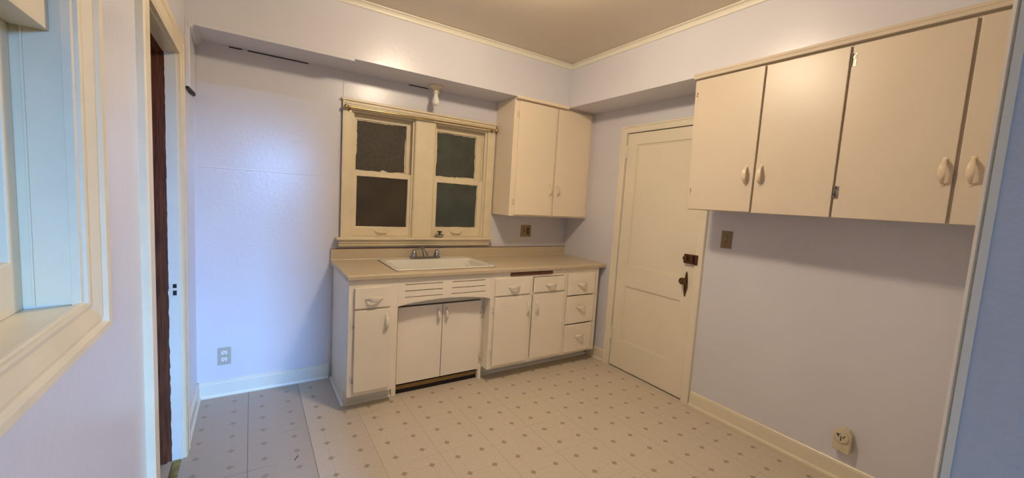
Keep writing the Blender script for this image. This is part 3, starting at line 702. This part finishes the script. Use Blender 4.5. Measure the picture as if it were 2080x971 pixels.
# ================================================================== LEFT WALL: DOORWAY, WINDOW
def wcas(w, th): return [(0, 0), (0, th*.55), (w*.08, th*.7), (w*.22, th*.7), (w*.30, th*.5), (w*.55, th*.75), (w*.72, th*.8), (w*.80, th), (w*.96, th), (w, th*.8), (w, 0)]
mb = MB(); pr = [(0, 0), (0, .017), (.012, .022), (.055, .022), (.062, .018), (.070, .024), (.094, .024), (.098, .019), (.098, 0)]
mb.sweep([((RW, -.693, 0), (0, 1, 0), (1, 0, 0)), ((RW, -.693, 2.052), (0, 1, 1), (1, 0, 0)), ((RW, -1.417, 2.052), (0, -1, 1), (1, 0, 0)), ((RW, -1.417, 0), (0, -1, 0), (1, 0, 0))], pr)
mb.build('trim_16', M['casing'], label='cream casing around the open doorway in the left wall', **ST)
t = empty('door_2', (RW-.065, -1.055, 0), 'open doorway in the left wall with painted jamb and dark stained inner edge', None, None, 'structure')
# painted half of the jamb with torn paint edge, dark stained half beyond
rnd = random.Random(3)
edge = []; z = 0
while z < 2.05:
    w = RW-.041+rnd.uniform(-.0010, .0010)-(.0022 if .1 < z < .9 and rnd.random() < .4 else 0)
    edge.append((w, z)); z += rnd.uniform(.008, .03)
edge.append((RW-.036, 2.052))
mb = MB(); mb.prism([(RW+.001, 0)]+[(RW+.001, 2.052)]+edge[::-1], 'y', -.7035, -.694); mb.build('painted_jamb', M['base_paint'], t)
mb = MB(); mb.box(RW-.20, RW, -.7025, -.694, 0, 2.052); mb.box(RW-.20, RW-.060, -.716, -.702, 0, 2.052); mb.build('stained_jamb', M['brown_wood'], t, .0015)
mb = MB(); mb.box(RW-.20, RW-.001, -1.416, -1.408, 0, 2.052); mb.build('near_jamb', M['base_paint'], t)
mb = MB(); mb.box(RW-.045, RW+.001, -1.408, -.703, 2.046, 2.054); mb.build('painted_head', M['casing'], t)
mb = MB(); mb.box(RW-.20, RW-.045, -1.408, -.703, 2.044, 2.054); mb.box(RW-.20, RW-.06, -1.408, -.703, 2.030, 2.046); mb.build('stained_head', M['brown_wood'], t)
mb = MB(); mb.box(RW-.034, RW-.004, -.7052, -.7035, .868, .940); sp_ = mb.build('strike_plate', M['base_paint'], t, .001)
mb = MB(); mb.box(RW-.025, RW-.010, -.7062, -.705, .913, .933); mb.box(RW-.025, RW-.010, -.7062, -.705, .876, .900); mb.build('strike_holes', M['dark'], sp_)
mb = MB(); mb.prism([(RW-.040, 0), (RW-.036, .004), (RW-.006, .004), (RW-.002, 0)], 'y', -1.408, -.704); mb.build('trim_17', M['old_brass'], label='dull brass threshold strip in the left doorway', **ST)

# left wall window (two sashes in one frame)
WY0, WY1, WZ0, WZ1 = -3.05, -2.055, 1.172, 1.93
mb = MB()
pr = [(0, 0), (0, .006), (.006, .008), (.014, .008), (.017, .004), (.034, .010), (.052, .016), (.056, .012), (.066, .012), (.072, .022), (.086, .024), (.094, .018), (.094, 0)]
loop = [((RW, WY1, WZ0), (0, 1, -.88), (1, 0, 0)), ((RW, WY1, WZ1), (0, 1, 1), (1, 0, 0)), ((RW, WY0, WZ1), (0, -1, 1), (1, 0, 0)), ((RW, WY0, WZ0), (0, -1, -.88), (1, 0, 0))]
mb.sweep(loop, pr, closed=True)
mb.build('trim_18', M['casing'], label='wide moulded cream casing around the left wall window', **ST)
t = empty('window_3', (RW-.08, -2.55, WZ0), 'window in the left wall beside the doorway, its front sash raised', None, None, 'structure')
mb = MB()
mb.box(RW-.129, RW-.0005, WY1-.004, WY1+.004, WZ0, WZ1)          # jamb lining
mb.box(RW-.016, RW-.001, WY1-.014, WY1, WZ0, WZ1)         # inside stop
mb.box(RW-.074, RW-.070, WY1-.008, WY1, WZ0, WZ1)         # parting bead
mb.box(RW-.129, RW-.001, WY0-.004, WY0+.012, WZ0, WZ1); mb.box(RW-.129, RW-.0005, WY0, WY1, WZ1-.004, WZ1+.01)
mb.build('window_frame', M['casing'], t, .001)
mb = MB(); mb.prism([(RW-.13, WZ0-.016), (RW-.13, WZ0-.006), (RW-.012, WZ0), (RW-.010, WZ0+.004), (RW-.001, WZ0+.004), (RW+.001, WZ0-.001), (RW+.001, WZ0-.016)], 'y', WY0, WY1)
mb.build('window_sill', M['casing'], t, .001)
mb = MB().frame('x', WY0+.012, WY1-.006, 1.727, WZ1, WY0+.06, WY1-.055, 1.80, WZ1-.03, RW-.086, RW-.033); fs = mb.build('front_sash', M['casing'], t, .0015)
box('pane', M['glass_p'], RW-.062, RW-.058, WY0+.055, WY1-.05, 1.795, WZ1-.025, fs)
mb = MB().frame('x', WY0+.012, WY1-.004, WZ0-.004, 1.735, WY0+.06, WY1-.047, WZ0+.100, 1.70, RW-.118, RW-.0875)
bs = mb.build('back_sash', M['casing'], t, .003)
box('pane', M['glass_p'], RW-.112, RW-.108, WY0+.055, WY1-.042, WZ0+.095, 1.705, bs)
box('wall_outside', M['glass_l'], RW-.5, RW-.48, -3.3, -1.9, .9, 2.2, **ST)

# doorway trim at the right of the picture
mb = MB()
prt = [(NEAR, -2.198), (NEAR, -2.118), (NEAR+.009, -2.118), (NEAR+.012, -2.125), (NEAR+.012, -2.190), (NEAR+.0112, -2.1995), (NEAR+.0085, -2.2015), (NEAR+.007, -2.1985), (NEAR+.006, -2.2015), (NEAR, -2.2015)]
mb.prism([(b, a) for a, b in prt], 'z', 0, 2.16)
mb.prism([(-2.198, NEAR-.134), (-2.2015, NEAR-.134), (-2.2015, NEAR-.148), (-2.12, NEAR-.150), (-2.118, NEAR-.134)], 'z', 0, 2.16)
mb.build('trim_19', M['edge_trim'], label='narrow grooved trim on the doorway edge at the right of the picture', **ST)
mb = MB(); mb.box(RW, -2.118, NEAR, NEAR+.012, 2.08, 2.16); mb.build('trim_20', M['trim'], **ST)

# ================================================================== ELECTRICAL
def plate(name, label, cat, m, wall, a0, a1, z0, z1, th=.005, group=None):
    if wall == 'y': base = ((a0+a1)/2, 0, z0)
    else: base = (0, (a0+a1)/2, z0)
    t = empty(name, base, label, cat, group)
    mb = MB()
    if wall == 'y': mb.box(a0, a1, -th, -.0003, z0, z1)
    else: mb.box(-th, -.0003, a0, a1, z0, z1)
    mb.build('cover_plate', m, t, .002)
    return t
t = plate('wall_outlet', 'beige duplex wall outlet above the baseboard, left of the base cabinets', 'outlet', M['plate_grey'], 'y', -2.967, -2.893, .217, .338)
for zc in (.302, .255):
    mb = MB(); P = []
    for k in range(20):
        a = 2*PI*k/20; P.append((-2.930+.0172*math.cos(a), zc+max(-.0125, min(.0125, .0172*math.sin(a)))))
    mb.prism(P, 'y', -.0075, -.004); o = mb.build('receptacle', M['white_pl'], t)
    mb = MB(); mb.box(-2.9378, -2.9354, -.0081, -.007, zc-.0005, zc+.0075); mb.box(-2.9246, -2.9222, -.0081, -.007, zc-.0005, zc+.0065)
    mb.lathe([(.0027, 0), (.0027, .0012)], (-2.930, -.007, zc-.007), (0, -1, 0), 10); mb.build('slots', M['dark'], o)
MB().lathe([(.003, 0), (.002, .001)], (-2.930, -.0052, .2785), (0, -1, 0), 10).build('screw', M['steel'], t)

t = plate('switch_and_outlet', 'mottled brown two-gang switch and outlet plate under the small wall cabinet', 'outlet', M['pattern'], 'y', -.560, -.438, 1.101, 1.217)
mb = MB(); mb.box(-.525, -.515, -.0058, -.0048, 1.146, 1.172); mb.box(-.523, -.517, -.014, -.005, 1.160, 1.168); mb.build('toggle', M['deco'], t)
mb = MB(); mb.box(-.493, -.459, -.008, -.0048, 1.125, 1.192); o = mb.build('receptacle', M['deco'], t, .002)
mb = MB()
for zc in (1.175, 1.142): mb.box(-.484, -.481, -.0085, -.0078, zc, zc+.008); mb.box(-.471, -.468, -.0085, -.0078, zc, zc+.008); mb.lathe([(.003, 0), (.003, .0006)], (-.476, -.0079, zc-.006), (0, -1, 0), 8)
mb.build('slots', M['dark'], o)
for x, z in ((-.520, 1.190), (-.520, 1.128)): MB().lathe([(.003, 0), (.002, .001)], (x, -.005, z), (0, -1, 0), 8).build('screw', M['deco'], t)

t = plate('light_switch', 'brown toggle light switch on the wall between the door and the right cabinets', 'light switch', M['brown_pl'], 'x', -1.765, -1.689, 1.208, 1.329)
mb = MB(); mb.box(-.0056, -.0048, -1.732, -1.722, 1.256, 1.281); mb.build('toggle_slot', M['dark'], t)
mb = MB(); mb.prism([(-.005, 1.262), (-.018, 1.272), (-.018, 1.280), (-.005, 1.276)], 'y', -1.7305, -1.7235); mb.build('toggle', M['ivory'], t, .001)
for z in (1.298, 1.239): MB().lathe([(.0032, 0), (.002, .0012)], (-.005, -1.727, z), (-1, 0, 0), 10).build('screw', M['bronze'], t)

# surface range outlet on the right wall
ry, rz = -2.512, .248
t = empty('range_outlet', (0, ry, rz-.062), 'bone plastic surface-mounted range outlet low on the right wall', 'outlet')
P = [(ry-.040, rz-.064), (ry+.040, rz-.064)]+[(ry+.041*math.cos(a), rz+.022+.041*math.sin(a)) for a in [PI*k/12 for k in range(13)]]
mb = MB(); mb.prism(P, 'x', -.046, -.0005); mb.build('housing', M['bone'], t, .004, 3)
MB().lathe([(.034, 0), (.034, .008), (.031, .011), (0, .011)], (-.045, ry+.002, rz+.020), (-1, 0, 0), 28).build('face_disc', M['bone'], t)
mb = MB(); xx = -.0568
def slot(cy_, cz_, w, h, a):
    ca, sa = math.cos(a), math.sin(a)
    mb.prism([(cy_+u*ca-v*sa, cz_+u*sa+v*ca) for u, v in ((-w, -h), (w, -h), (w, h), (-w, h))], 'x', xx, xx+.0015)
cyr, czr = ry+.002, rz+.020
slot(cyr, czr-.013, .0022, .008, 0); slot(cyr-.013, czr+.004, .0022, .0085, .45); slot(cyr+.014, czr+.006, .0026, .0085, -.5); slot(cyr+.012, czr+.013, .008, .0022, -.1)
slot(cyr, czr+.001, .0035, .0025, 0)
mb.build('slots', M['dark'], t)
mb = MB(); mb.prism([(-.048, rz-.064), (-.048, rz-.016), (-.046, rz-.016), (-.046, rz-.064)], 'y', ry-.036, ry-.004); mb.build('cover_lip', M['bone'], t, .001)

# small marks on the floor
mb = MB(); mb.prism([(-2.583, -.972), (-2.580, -.976), (-2.560, -.940), (-2.564, -.937)], 'z', .0001, .0007)
tag(mb.build('floor_scratch', M['dark']), 'short dark scratch in the vinyl floor left of the base cabinets', 'scratch')
